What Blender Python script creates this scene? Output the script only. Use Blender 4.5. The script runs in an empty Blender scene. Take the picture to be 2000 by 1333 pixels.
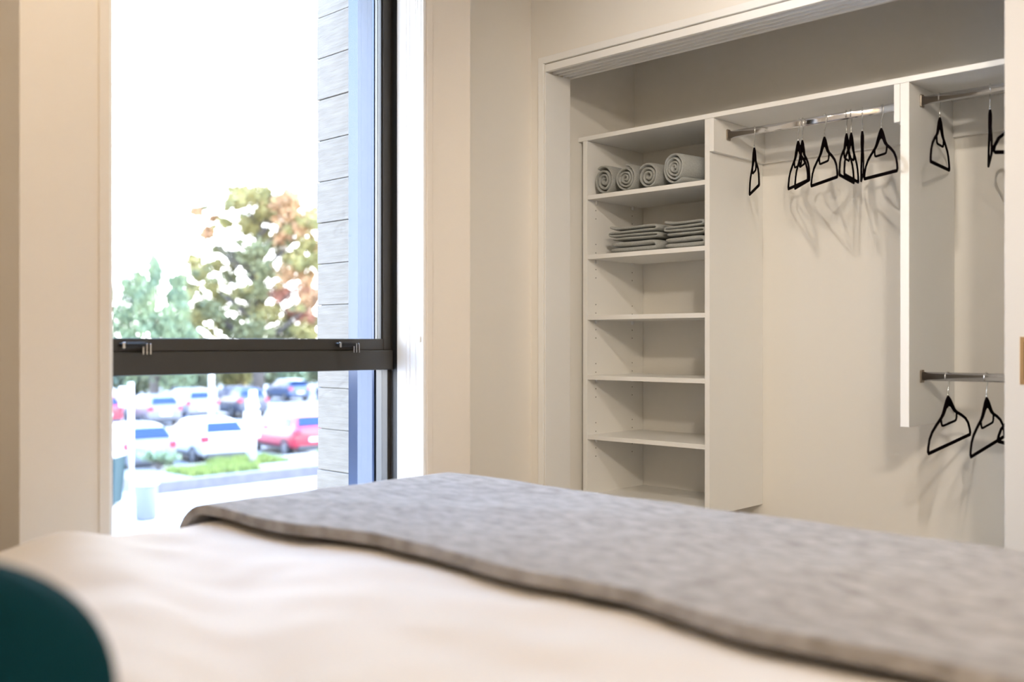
import bpy, bmesh, math, random
from mathutils import Vector, Matrix, noise
random.seed(7)
S = bpy.context.scene
COL = S.collection
PI = math.pi
H = 1.15                      # eye height above the bedroom floor

# ---------------------------------------------------------------- camera
cam = bpy.data.cameras.new('camera'); co = bpy.data.objects.new('camera', cam); COL.objects.link(co)
co.location = (0, 0, H); co.rotation_euler = (PI/2, 0, math.radians(44.2))
cam.sensor_width = 36; cam.lens = 35; cam.shift_y = 0.00125; cam.clip_start = .02; cam.clip_end = 500
cam.dof.use_dof = True; cam.dof.focus_distance = 4.1; cam.dof.aperture_fstop = 1.5
S.camera = co
# ---------------------------------------------------------------- world
W = bpy.data.worlds.new('world'); S.world = W; W.use_nodes = True
wn = W.node_tree; wn.nodes.clear()
wo = wn.nodes.new('ShaderNodeOutputWorld'); bg = wn.nodes.new('ShaderNodeBackground')
tc = wn.nodes.new('ShaderNodeTexCoord'); sx = wn.nodes.new('ShaderNodeSeparateXYZ'); rp = wn.nodes.new('ShaderNodeValToRGB')
wn.links.new(tc.outputs['Generated'], sx.inputs[0]); wn.links.new(sx.outputs['Z'], rp.inputs[0])
wn.links.new(rp.outputs[0], bg.inputs[0]); wn.links.new(bg.outputs[0], wo.inputs[0])
el = rp.color_ramp.elements
el[0].position = 0.0; el[0].color = (1, .99, .97, 1)
el[1].position = .85; el[1].color = (.24, .46, 1, 1)
e = el.new(.22); e.color = (.86, .93, 1, 1)
e = el.new(.5); e.color = (.44, .66, 1, 1)
bg.inputs[1].default_value = 9.0
# ---------------------------------------------------------------- sun
sun = bpy.data.lights.new('sun', 'SUN'); so = bpy.data.objects.new('sun', sun); COL.objects.link(so)
sun.energy = 8.0; sun.angle = math.radians(.6); sun.color = (1, .95, .87)
so.rotation_euler = Vector((.22, .75, .85)).to_track_quat('Z', 'Y').to_euler()
# ---------------------------------------------------------------- exposure
S.view_settings.view_transform = 'Standard'; S.view_settings.look = 'None'
S.view_settings.exposure = 0.92; S.view_settings.gamma = 1; S.view_settings.use_curve_mapping = False
LAMP_W = 9.5
SPOT_W = 52.0
SPOT_COL = (1, .88, .73)
LAMP_COL = (1, .79, .54)

# ================================================================ helpers
def mat(name, col, rough=.6, metal=0, col2=None, scale=20, bump=0, bscale=None, stretch=(1, 1, 1), spec=.5, lo=.35, hi=.65, trans=0, sheen=0, coord='Object'):
    m = bpy.data.materials.new(name); m.use_nodes = True
    nt = m.node_tree; b = nt.nodes['Principled BSDF']
    b.inputs['Base Color'].default_value = (*col, 1); b.inputs['Roughness'].default_value = rough
    b.inputs['Metallic'].default_value = metal; b.inputs['Specular IOR Level'].default_value = spec
    b.inputs['Transmission Weight'].default_value = trans
    if sheen: b.inputs['Sheen Weight'].default_value = sheen
    if col2 or bump:
        t = nt.nodes.new('ShaderNodeTexCoord'); mp = nt.nodes.new('ShaderNodeMapping'); mp.inputs['Scale'].default_value = stretch
        nt.links.new(t.outputs[coord], mp.inputs[0])
    if col2:
        n = nt.nodes.new('ShaderNodeTexNoise'); n.inputs['Scale'].default_value = scale; n.inputs['Detail'].default_value = 6
        r = nt.nodes.new('ShaderNodeValToRGB'); r.color_ramp.elements[0].position = lo; r.color_ramp.elements[1].position = hi
        r.color_ramp.elements[0].color = (*col, 1); r.color_ramp.elements[1].color = (*col2, 1)
        nt.links.new(mp.outputs[0], n.inputs[0]); nt.links.new(n.outputs[0], r.inputs[0]); nt.links.new(r.outputs[0], b.inputs['Base Color'])
    if bump:
        n = nt.nodes.new('ShaderNodeTexNoise'); n.inputs['Scale'].default_value = bscale or scale; n.inputs['Detail'].default_value = 4
        bp = nt.nodes.new('ShaderNodeBump'); bp.inputs['Strength'].default_value = bump; bp.inputs['Distance'].default_value = .004
        nt.links.new(mp.outputs[0], n.inputs[0]); nt.links.new(n.outputs[0], bp.inputs['Height']); nt.links.new(bp.outputs[0], b.inputs['Normal'])
    return m

def glass_mat(name, tint=(1, 1, 1)):
    m = bpy.data.materials.new(name); m.use_nodes = True; nt = m.node_tree; nt.nodes.clear()
    o = nt.nodes.new('ShaderNodeOutputMaterial'); mx = nt.nodes.new('ShaderNodeMixShader'); tr = nt.nodes.new('ShaderNodeBsdfTransparent')
    gl = nt.nodes.new('ShaderNodeBsdfGlossy'); fr = nt.nodes.new('ShaderNodeFresnel'); fr.inputs[0].default_value = 1.25
    tr.inputs[0].default_value = (*tint, 1); gl.inputs['Roughness'].default_value = .0
    nt.links.new(fr.outputs[0], mx.inputs[0]); nt.links.new(tr.outputs[0], mx.inputs[1]); nt.links.new(gl.outputs[0], mx.inputs[2]); nt.links.new(mx.outputs[0], o.inputs[0])
    return m

M = {}
M['wall'] = mat('wall_paint', (.83, .79, .72), .75, bump=.02, bscale=160)
M['pier'] = mat('pier_paint', (.86, .79, .70), .7, bump=.02, bscale=160)
M['closetwall'] = mat('closet_paint', (.85, .825, .77), .75, bump=.02, bscale=160)
M['ceil'] = mat('ceiling_paint', (.82, .80, .76), .8, bump=.04, bscale=120)
M['trim'] = mat('trim_paint', (.87, .86, .83), .45)
M['reveal'] = mat('reveal_paint', (.93, .93, .92), .5, bump=.02, bscale=60)
M['mel'] = mat('white_melamine', (.89, .88, .845), .38)
M['door'] = mat('door_paint', (.58, .55, .51), .45, bump=.02, bscale=90)
M['floor'] = mat('carpet', (.42, .38, .34), .95, col2=(.52, .47, .42), scale=220, bump=.6, bscale=350)
M['frame'] = mat('dark_aluminium', (.062, .058, .052), .38, metal=.35, bump=.03, bscale=400)
M['gasket'] = mat('black_gasket', (.008, .009, .011), .5, bump=.02, bscale=200)
M['glass'] = glass_mat('window_glass')
M['chrome'] = mat('chrome', (.80, .80, .82), .12, metal=1, bump=.01, bscale=60)
M['wire'] = mat('hook_wire', (.75, .75, .74), .2, metal=1, bump=.01, bscale=60)
M['brass'] = mat('brushed_brass', (.62, .40, .20), .35, metal=1, bump=.05, bscale=300)
M['nickel'] = mat('aged_nickel', (.36, .31, .26), .35, metal=1, bump=.05, bscale=300)
M['brassdark'] = mat('dark_brass_cup', (.10, .055, .025), .5, metal=.6, bump=.05, bscale=300)
M['velvet'] = mat('black_velvet', (.004, .002, .003), .95, bump=.3, bscale=900, spec=.03)
M['towel'] = mat('grey_terry', (.40, .41, .385), .95, col2=(.54, .55, .52), scale=260, bump=1, bscale=700, sheen=.3)
M['towel2'] = mat('grey_terry_light', (.47, .49, .47), .95, col2=(.60, .62, .60), scale=260, bump=1, bscale=700, sheen=.3)
M['duvet'] = mat('cream_cotton', (.80, .745, .69), .8, bump=.05, bscale=500, sheen=.2)
M['throw'] = mat('heathered_wool', (.22, .195, .175), .95, col2=(.45, .425, .41), scale=20, bump=.8, bscale=180, sheen=.25, stretch=(1, 1.9, 1), lo=.3, hi=.7)
M['teal'] = mat('teal_velvet', (.001, .034, .048), .9, bump=.3, bscale=500, spec=.12)
M['matt'] = mat('mattress_ticking', (.75, .73, .70), .8, bump=.1, bscale=200)
M['wood'] = mat('bed_wood', (.12, .08, .05), .5, col2=(.18, .12, .08), scale=8, stretch=(1, 12, 12), bump=.1)
M['conc'] = mat('board_marked_concrete', (.115, .098, .075), .85, col2=(.155, .134, .105), scale=9, bump=.7, bscale=14, stretch=(1, 1, 7), lo=.25, hi=.7)
M['ext'] = mat('exterior_render', (0.18, 0.18, 0.174), .85, bump=.3, bscale=40)
M['clad'] = mat('glossy_panel_sky_tint', (0.024, 0.0348, 0.063), .12, metal=.8, bump=.01, bscale=3)  # blue of the reflected sky is put into the base colour
M['cladw'] = mat('pale_panel_sky_tint', (.105, .115, .138), .35, metal=0, bump=.01, bscale=3, spec=.05)  # reflected sky brightness painted in as a pale diffuse tone
M['holes'] = mat('hole_dark', (.05, .04, .03), .8, bump=.1)
M['white'] = mat('white_plastic', (.86, .86, .85), .35, bump=.02, bscale=100)

class MB:
    """collects shapes and links them as ONE mesh object"""
    def __init__(s): s.v = []; s.f = []; s.m = []
    def add(s, vs, fs, mi=0):
        o = len(s.v); s.v += [tuple(v) for v in vs]; s.f += [tuple(i+o for i in f) for f in fs]; s.m += [mi]*len(fs); return s
    def box(s, x0, x1, y0, y1, z0, z1, mi=0):
        vs = [(x0,y0,z0),(x1,y0,z0),(x1,y1,z0),(x0,y1,z0),(x0,y0,z1),(x1,y0,z1),(x1,y1,z1),(x0,y1,z1)]
        return s.add(vs, [(0,3,2,1),(4,5,6,7),(0,1,5,4),(1,2,6,5),(2,3,7,6),(3,0,4,7)], mi)
    def tube(s, pts, r, n=8, flat=1.0, closed=False, cap=True, up=Vector((0, 1, 0))):
        """sweep; r number or list; flat scales the radius along up"""
        P = [Vector(p) for p in pts]; k = len(P); vs = []
        for i, p in enumerate(P):
            a = P[(i-1) % k] if (closed or i > 0) else P[i]; b = P[(i+1) % k] if (closed or i < k-1) else P[i]
            t = (b-a).normalized(); u = up - t*up.dot(t)
            if u.length < 1e-4: u = Vector((1, 0, 0)) - t*t.x
            u.normalize(); w = t.cross(u)
            rr = r[i] if isinstance(r, (list, tuple)) else r
            for j in range(n):
                c = 2*PI*j/n; vs.append(p + w*rr*math.cos(c) + u*rr*flat*math.sin(c))
        fs = []
        for i in range(k if closed else k-1):
            for j in range(n):
                fs.append((i*n+j, i*n+(j+1) % n, ((i+1) % k)*n+(j+1) % n, ((i+1) % k)*n+j))
        if cap and not closed: fs += [tuple(range(n))[::-1], tuple((k-1)*n+j for j in range(n))]
        return s.add(vs, fs)
    def lathe(s, prof, c=(0, 0, 0), n=24):
        vs = []; c = Vector(c)
        for r, z in prof:
            for j in range(n): vs.append(c+Vector((r*math.cos(2*PI*j/n), r*math.sin(2*PI*j/n), z)))
        fs = []
        for i in range(len(prof)-1):
            for j in range(n): fs.append((i*n+j, i*n+(j+1) % n, (i+1)*n+(j+1) % n, (i+1)*n+j))
        fs += [tuple(range(n))[::-1], tuple((len(prof)-1)*n+j for j in range(n))]
        return s.add(vs, fs)
    def prism(s, poly, y0, y1, axis='y'):
        n = len(poly)
        mk = (lambda a, b, y: (a, y, b)) if axis == 'y' else ((lambda a, b, y: (y, a, b)) if axis == 'x' else (lambda a, b, y: (a, b, y)))
        vs = [mk(a, b, y0) for a, b in poly] + [mk(a, b, y1) for a, b in poly]
        return s.add(vs, [tuple(range(n)), tuple(range(2*n-1, n-1, -1))] + [(i, i+n, (i+1) % n+n, (i+1) % n) for i in range(n)])
    def build(s, name, m, parent=None, smooth=False, bevel=0, seg=2, loc=None):
        me = bpy.data.meshes.new(name); me.from_pydata(s.v, [], s.f)
        ms = m if isinstance(m, (list, tuple)) else [m]
        for x in ms: me.materials.append(x)
        if len(ms) > 1:
            for p, i in zip(me.polygons, s.m): p.material_index = i
        b = bmesh.new(); b.from_mesh(me); bmesh.ops.recalc_face_normals(b, faces=b.faces); b.to_mesh(me); b.free()
        if smooth:
            for p in me.polygons: p.use_smooth = True
        o = bpy.data.objects.new(name, me); COL.objects.link(o)
        if parent: o.parent = parent
        if loc: o.location = loc
        if bevel:
            bv = o.modifiers.new('bevel', 'BEVEL'); bv.width = bevel; bv.segments = seg; bv.limit_method = 'ANGLE'; bv.angle_limit = math.radians(40)
        return o

def tag(o, label=None, cat=None, group=None, kind=None):
    if label: o['label'] = label
    if cat: o['category'] = cat
    if group: o['group'] = group
    if kind: o['kind'] = kind
    return o
def empty(name, loc=(0, 0, 0), rz=0):
    o = bpy.data.objects.new(name, None); COL.objects.link(o); o.location = loc; o.rotation_euler = (0, 0, rz); o.empty_display_size = .1; return o
def struct(o): o['kind'] = 'structure'; return o
def box(name, m, x0, x1, y0, y1, z0, z1, parent=None, bevel=.0015):
    return MB().box(x0, x1, y0, y1, z0, z1).build(name, m, parent, bevel=bevel)
def copy_tree(o, parent=None):
    c = o.copy(); COL.objects.link(c)
    if parent: c.parent = parent
    for ch in list(o.children): copy_tree(ch, c)
    return c

# ================================================================ room shell
XR, XP, YC, YCB = -2.8545, -2.65, 3.05, 3.205       # recessed wall, pier face, closet wall front / back
XO = -3.10                                            # outside face of the window wall
WY0, WY1, WZ0, WZ1 = 1.166, 2.293, .35, 2.56         # window opening
RX, RY0, CZ = 1.7, -.30, 2.75
struct(box('floor', M['floor'], XO, RX+.12, RY0-.12, 3.9, -.1, 0, bevel=0))
struct(box('ceiling', M['ceil'], XO, RX+.12, RY0-.12, 3.9, CZ, CZ+.12, bevel=0))
wl = MB()
wl.box(XO, XR, RY0-.12, WY0, 0, CZ).box(XO, XR, WY1, YC, 0, CZ).box(XO, XR, WY0, WY1, 0, WZ0).box(XO, XR, WY0, WY1, WZ1, CZ)
wl = struct(wl.build('wall_left', M['wall']))
# shallow built-out box around the window: two piers, lintel and apron
pr = MB(); P0, P1 = .9376, 2.505
pr.box(XR, XP, P0, WY0, 0, CZ).box(XR, XP, WY1, P1, 0, CZ).box(XR, XP, WY0, WY1, 0, WZ0-.02).box(XR, XP, WY0, WY1, WZ1, CZ)
struct(pr.build('wall_window_side', M['pier']))
# bright reveal lining (jambs, head, sill)
rv = struct(box('trim_1', M['reveal'], -2.796, XP-.001, WY1-.012, WY1-.0005, WZ0, WZ1))
box('sill_board', M['reveal'], -2.796, XP+.015, WY0+.012, WY1-.012, WZ0-.02, WZ0+.004, rv)
box('head_lining', M['reveal'], -2.796, XP-.001, WY0+.012, WY1-.012, WZ1-.012, WZ1-.0005, rv)
box('jamb_lining', M['reveal'], -2.796, XP-.001, WY0+.0005, WY0+.012, WZ0, WZ1, rv)
for xx in (-2.745, -2.725, -2.694): box('groove_bead', M['reveal'], xx-.0025, xx+.0025, WY1-.0135, WY1-.012, WZ0+.01, WZ1-.013, rv, bevel=.001)
# thin architrave bead round the window
for i, (y0, y1) in enumerate(((WY0-.002, WY0+.0), (WY1, WY1+.0))): pass
ar = struct(box('trim_2', M['pier'], XP+.0003, XP+.006, WY1, WY1+.026, 0.02, CZ-.002))
box('bead', M['pier'], XP+.0003, XP+.006, WY0-.028, WY0, .02, CZ-.002, ar)
# closet wall with the wide opening
OX0, OX1, OZ = -2.7786, -.02, H+1.153
wb = MB()
wb.box(XO, OX0, YC, YCB, 0, CZ).box(OX0, OX1, YC, YCB, OZ, CZ).box(OX1, RX, YC, YCB, 0, CZ)
struct(wb.build('wall_back', M['wall']))
struct(box('wall_right', M['wall'], RX, RX+.12, RY0, 3.9, 0, CZ, bevel=0))
struct(box('wall_front', M['wall'], XR, RX, RY0-.12, RY0, 0, CZ, bevel=0))
CW, CB = -2.872, 3.785
struct(box('wall_closet_side', M['closetwall'], XO, CW, YCB, 3.9, 0, CZ, bevel=0))
struct(box('wall_closet_back', M['closetwall'], CW, RX, CB, 3.9, 0, CZ, bevel=0))
struct(box('wall_closet_end', M['closetwall'], .25, .35, YCB, CB, 0, CZ, bevel=0))
# casing round the opening
cs = struct(MB().box(OX0-.029, OX0, YC-.008, YC-.0003, 0, OZ+.028).build('trim_3', M['trim'], bevel=.002))
box('head_casing', M['trim'], OX0, OX1+.029, YC-.008, YC-.0003, OZ+.0005, OZ+.028, cs)
box('side_casing', M['trim'], OX1, OX1+.029, YC-.008, YC-.0003, 0, OZ, cs)
# jamb lining and triple track header
jb = struct(box('trim_4', M['trim'], OX0+.0003, OX0+.006, YC, YCB+.002, 0, OZ-.034))
HB = H+1.121
hd = struct(box('trim_5', M['trim'], OX0+.001, OX1-.001, YC+.002, YC+.022, HB, OZ-.002))
box('track_base', M['trim'], OX0+.001, OX1-.001, YC+.022, YCB+.002, HB+.020, OZ-.002, hd)
for k in range(4):
    y = YC+.048+k*.034; box('track_fin', M['trim'], OX0+.001, OX1-.001, y, y+(.010 if k < 3 else .016), HB-.001-.0*k, HB+.020, hd, bevel=.001)
# baseboards
struct(box('baseboard_left', M['trim'], XP+.0003, XP+.012, P0, P1, 0, .09))
struct(box('baseboard_back', M['trim'], OX1+.03, RX, YC-.012, YC-.0003, 0, .09))
# sliding door at the right of the opening
DX = -.994
dr = struct(box('door_1', M['door'], DX, -.03, YC+.056-.026, YC+.079-.0, .012, HB-.004, bevel=.002))
hx0, hz = DX+.042, H-.053
hn = MB().box(hx0, hx0+.062, YC+.0285, YC+.0299, hz-.069, hz+.069).build('handle', M['brass'], dr, bevel=.0008)
tag(hn, 'brass recessed flush pull')
MB().box(hx0+.012, hx0+.050, YC+.0275, YC+.0287, hz-.054, hz+.054).build('finger_recess', M['brassdark'], hn, bevel=.0005)
dr2 = struct(box('door_2', M['door'], DX+.03, -.03, YC+.0925, YC+.114, .012, HB-.004, bevel=.002))

# ================================================================ window
win = struct(empty('window_1', (0, 0, 0)))
FX = -2.825
def part(name, m, *a, parent=win, bevel=.0015): return box(name, m, *a, parent=parent, bevel=bevel)
part('frame', M['frame'], -2.90, FX+.002, WY0+.001, WY0+.05, WZ0, WZ1)
part('frame', M['frame'], -2.90, FX, WY1-.012, WY1-.001, WZ0, WZ1)
part('frame_lip', M['gasket'], FX, -2.797, WY1-.012, WY1-.001, WZ0+.001, WZ1-.001)
part('frame', M['frame'], -2.90, FX+.002, WY0+.05, WY1-.012, WZ0, WZ0+.06)
part('frame', M['frame'], -2.90, FX+.002, WY0+.05, WY1-.012, WZ1-.06, WZ1)
TZ0, TZ1 = H-.0985, H-.028
part('transom', M['frame'], -2.90, FX+.010, WY0+.05, WY1-.014, TZ0, TZ1, bevel=.003)
part('gasket', M['gasket'], -2.888, -2.870, WY0+.05, WY1-.013, TZ1-.006, TZ1+.012, bevel=0)
sash = MB()
SY0, SY1, SZ0, SZ1 = WY0+.052, WY1-.016, TZ1+.0002, WZ1-.062
sash.box(-2.875, FX+.001, SY1-.034, SY1, SZ0, SZ1).box(-2.875, FX+.001, SY0, SY0+.034, SZ0, SZ1)
sash.box(-2.875, FX+.001, SY0+.034, SY1-.034, SZ0, SZ0+.040).box(-2.875, FX+.001, SY0+.034, SY1-.034, SZ1-.04, SZ1)
sash = sash.build('opening_sash', M['frame'], win, bevel=.003)
part('gasket', M['gasket'], FX-.018, FX-.008, SY1-.0395, SY1-.0335, SZ0+.04, SZ1-.04, bevel=0)
MB().box(-2.862, -2.856, SY0+.034, SY1-.034, SZ0+.040, SZ1-.04).build('pane', M['glass'], sash)
part('pane', M['glass'], -2.868, -2.862, WY0+.05, WY1-.026, WZ0+.06, TZ0, bevel=0)
part('glazing_bead', M['frame'], -2.90, FX-.008, WY1-.026, WY1-.0125, WZ0+.06, TZ0-.0005)
def latch(y, flip):
    l = MB().box(FX+.001, FX+.012, y-.030, y+.030, SZ0+.012, SZ0+.030).build('latch', M['frame'], win, bevel=.002)
    MB().box(FX+.012, FX+.034, y-.052, y+.022, SZ0+.014, SZ0+.026).build('latch_lever', M['gasket'], l, bevel=.003)
    MB().box(FX+.034, FX+.0375, y-.050, y-.043, SZ0+.010, SZ0+.028).build('lever_tip', M['chrome'], l, bevel=.001)
    for k in range(3): MB().box(FX+.012, FX+.032, y+.012+k*.011, y+.0155+k*.011, SZ0-.008, SZ0+.024).build('keeper_fin', M['chrome'], l, bevel=.0008)
latch(2.075, 1)
latch(1.318, 0)
# blind cord
bc = empty('blind_cord', (-2.672, WY1-.02, 1.168))
tag(bc, 'thin white looped blind chain hanging down the bright window reveal', 'blind cord')
pts = [(0, 0, WZ1-.02-1.168), (0, 0, .03), (.003, 0, .008), (.010, 0, 0), (.017, 0, .008), (.018, 0, .03), (.018, 0, WZ1-.02-1.168)]
MB().tube(pts, .0013, 6).build('chain', M['white'], bc, smooth=True)
MB().box(.003, .017, -.004, .004, -.018, .003).build('chain_weight', M['white'], bc, bevel=.002)
MB().box(-.006, .024, -.008, .007, WZ1-1.168-.05, WZ1-1.168-.013).build('chain_drive', M['white'], bc, bevel=.002)

# ================================================================ closet furniture
CF = 3.375; CX0 = -2.848; CXL = -2.816      # cabinet front; left panel
CH = H+.908                                 # top of cabinets
T = .0195
BZ = H-.69                                  # underside of the shelf tower
# continuous top shelf
ts = box('top_shelf', M['mel'], CW+.001, .20, CF-.001, CB-.001, CH-T, CH)
tag(ts, 'long cream top shelf running wall to wall over all closet bays', 'shelf')
# shelf tower
tw = empty('shelf_tower', (CX0, CF, BZ)); tag(tw, 'tall open cream shelf tower at the left end of the closet', 'shelf unit')
def tp(name, m, x0, x1, y0, y1, z0, z1, parent=tw, bevel=.0012, org=None):
    og = org or (CX0, CF, BZ)
    return box(name, m, x0-og[0], x1-og[0], y0-og[1], y1-og[1], z0-og[2], z1-og[2], parent, bevel)
PX0, PX1 = -2.2125, -2.190                      # tall middle panel
tp('side_panel', M['mel'], CX0+.003, CXL-.0045, CF, CB-.001, BZ, CH-T-.0005)
tp('side_panel', M['mel'], PX0, PX1, CF, CB-.001, BZ, CH-T-.0005)
LX = CXL-.0045
SH = [.638, .3754, .108, -.155, -.418]
for i, z in enumerate(SH):
    tp('shelf', M['mel'], LX+.0005, PX0-.0005, CF+.002, CB-.02, H+z-T/2, H+z+T/2)
tp('bottom_shelf', M['mel'], LX+.0005, PX0-.0005, CF+.002, CB-.001, H-.69, H-.67)
for i, z in enumerate(SH):
    for x, sg in ((LX, 1), (PX0, -1)):
        for y in (CF+.06, CB-.085):
            a, b = sorted((x, x+sg*.012))
            tp('shelf_pin', M['white'], a, b, y-.006, y+.006, H+z-T/2-.017, H+z-T/2-.0004)
hol = MB()
for y in (CF+.06, CB-.085):
    for i, z in enumerate(SH):
        for dz in (-.052, -.089, .022, .060):
            if i == 0 and dz > 0: continue
            for x in (LX, PX0):
                s_ = 1 if x == LX else -1
                vs = [(x+s_*.0004-CX0, y+.0028*math.cos(a*PI/4)-CF, H+z+dz+.0028*math.sin(a*PI/4)-BZ) for a in range(8)]
                hol.add(vs, [tuple(range(8))])
tag(hol.build('pin_hole', M['holes'], tw), kind='stuff')
# hanging bay carcass in the middle
hu = empty('hanging_bay', (PX1, CF, CH-.15)); tag(hu, 'short cream carcass with back rail around the middle hanging rod', 'hanging unit')
og = (PX1, CF, CH-.15)
HX0, HX1 = PX1+.0005, -1.4265
tp('side_panel', M['mel'], HX0, HX0+.019, CF, CB-.001, H+.757, CH-T-.0005, hu, org=og)
tp('side_panel', M['mel'], HX1-.021, HX1-.0005, CF, CB-.001, H+.757, CH-T-.0005, hu, org=og)
tp('back_rail', M['mel'], HX0+.0195, HX1-.0215, CB-.020, CB-.001, H+.757, CH-T-.0005, hu, org=og)
# divider panel and right bay
DVX0, DVX1 = -1.4255, -1.3946
dv = box('divider_panel', M['mel'], DVX0, DVX1, CF, CB-.001, H-.290, CH-T-.0005)
tag(dv, 'hanging cream divider panel ending above the lower rod\'s hangers', 'panel')
br = empty('double_hang_bay', (DVX1, CB, CH-.15)); tag(br, 'cream back rails of the right hanging bay with two rods', 'hanging unit')
og = (DVX1, CB, CH-.15)
tp('back_rail', M['mel'], DVX1+.0005, .19, CB-.020, CB-.001, H+.757, CH-T-.0005, br, org=og)
tp('back_rail', M['mel'], DVX1+.0005, .19, CB-.020, CB-.001, H-.21, H-.29+.01, br, org=og) if 0 else None

# rods
RYY = 3.478
def rod(x0, x1, z, label, warm=False):
    r = empty('clothes_rod', (x0, RYY, z)); tag(r, label, 'clothes rod')
    n = 20; vs = []
    for x in (0.004, x1-x0-.004):
        for j in range(n):
            a = 2*PI*j/n; cy, cz = math.cos(a), math.sin(a)
            zz = .0075*cz + (.0075 if cz > 0 else -.0075 if cz < 0 else 0); vs.append((x, .0075*cy, zz))
    m = MB().add(vs, [(j, (j+1) % n, n+(j+1) % n, n+j) for j in range(n)] + [tuple(range(n))[::-1], tuple(range(n, 2*n))])
    m.build('bar', M['chrome'], r, smooth=False)
    for p in r.children[0].data.polygons: p.use_smooth = len(p.vertices) == 4
    for x in (0, x1-x0-.005):
        f = MB().prism([(-.012, -.022), (.012, -.022), (.014, -.018), (.014, .018), (.012, .022), (-.012, .022), (-.014, .018), (-.014, -.018)], x, x+.005, 'x').build('end_bracket', M['nickel'], r, bevel=.001)
        MB().lathe([(.003, 0), (.003, .003)], (x+.004, .0, .0175), 8).build('screw', M['brassdark'], f)
    return r
rod(HX0+.0193, HX1-.0213, H+.834, 'shiny chrome hanging rod in the wide middle bay')
rod(DVX1+.0003, .249, H+.840, 'upper chrome rod in the right bay')
rod(DVX1+.0003, .249, H-.118, 'lower chrome rod in the right bay below eye level')

# ---------------------------------------------------------------- hangers (origin at rod centre, plane XZ)
def make_hanger():
    r = empty('clothes_hanger')
    zo = -.070
    def pt(x, z): return (x, 0, z+zo)
    outer = [(0, 0), (.012, -.014), (.030, -.033), (.050, -.052), (.070, -.063), (.110, -.078), (.150, -.097), (.174, -.117), (.187, -.142), (.190, -.155), (.186, -.162)]
    loop = [pt(x, z) for x, z in outer] + [pt(-x, z) for x, z in reversed(outer[1:])]
    rad = [.007, .0095, .0090, .0075, .0062, .0058, .0056, .0055, .0055, .0060, .0064]
    b = MB().tube(loop, rad+rad[1:][::-1], 8, flat=.62, closed=True)
    # solid web under the neck
    b.prism([(0, .004+zo), (.030, -.034+zo), (.016, -.036+zo), (0, -.028+zo), (-.016, -.036+zo), (-.030, -.034+zo)], -.0028, .0028)
    b.build('body', M['velvet'], r, smooth=True)
    inn = [pt(-.070, -.061), pt(-.068, -.080), pt(-.062, -.089), pt(-.050, -.091), pt(.050, -.091), pt(.062, -.089), pt(.068, -.080), pt(.070, -.061)]
    MB().tube(inn, .0044, 8, flat=.7).build('accessory_bar', M['velvet'], r, smooth=True)
    hk = [(0, 0, zo+.002), (0, 0, zo+.022), (.004, 0, -.038), (.013, 0, -.028), (.019, 0, -.014), (.0205, 0, .000), (.018, 0, .010), (.010, 0, .0165), (0, 0, .0175), (-.010, 0, .0165), (-.018, 0, .010), (-.0205, 0, .000), (-.019, 0, -.010)]
    MB().tube(hk, .0019, 8).build('hook', M['wire'], r, smooth=True)
    MB().tube([(0, 0, zo), (0, 0, zo+.013)], .0026, 8).build('ferrule', M['wire'], r, smooth=True)
    return r
h0 = make_hanger()
U, V, L2 = H+.834, H+.840, H-.118
g1, g2, g3 = 'hangers on the middle rod', 'hangers on the upper right rod', 'hangers on the lower right rod'
hang = [(-2.050, U, -54, -3, 'black velvet hanger alone near the left end of the middle rod, seen nearly edge-on', g1),
        (-1.861, U, -51, -4, 'left hanger of the overlapping pair left of the middle rod\'s centre, black velvet', g1),
        (-1.844, U, -54, -4, 'right hanger of the overlapping pair left of the middle rod\'s centre, black velvet', g1),
        (-1.754, U, -49, -4, 'black velvet hanger hanging wide open between two overlapping pairs', g1),
        (-1.669, U, 108, 4, 'left hanger of the overlapping pair right of the middle rod\'s centre, black velvet', g1),
        (-1.651, U, 108, 4, 'right hanger of the overlapping pair right of the middle rod\'s centre, black velvet', g1),
        (-1.608, U, -64, -5, 'black velvet hanger seen edge-on, second from the right on the middle rod', g1),
        (-1.536, U, -49, -5, 'black velvet hanger at the far right of the middle rod', g1),
        (-1.332, V, 102, 4, 'black velvet hanger alone beside the bracket of the upper right rod', g2),
        (-1.167, V, 110, 3, 'black velvet hanger seen edge-on beside the sliding door on upper right rod', g2),
        (-.970, V, 40, 0, 'black hanger on upper right rod half hidden by the sliding door', g2),
        (-1.306, L2, 90, 6, 'left black velvet hanger on the lower right rod', g3),
        (-1.180, L2, 93, 6, 'second black velvet hanger on the lower right rod', g3),
        (-1.030, L2, -40, -3, 'black hanger on lower right rod almost hidden by the sliding door', g3)]
for i, (x, z, a, roll, lb, gr) in enumerate(hang):
    h = h0 if i == 0 else copy_tree(h0)
    h.location = (x, RYY, z)
    h.rotation_mode = 'XYZ'
    h.rotation_euler = (0, -math.radians(roll), math.radians(a))
    tag(h, lb, 'hanger', gr)

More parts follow.
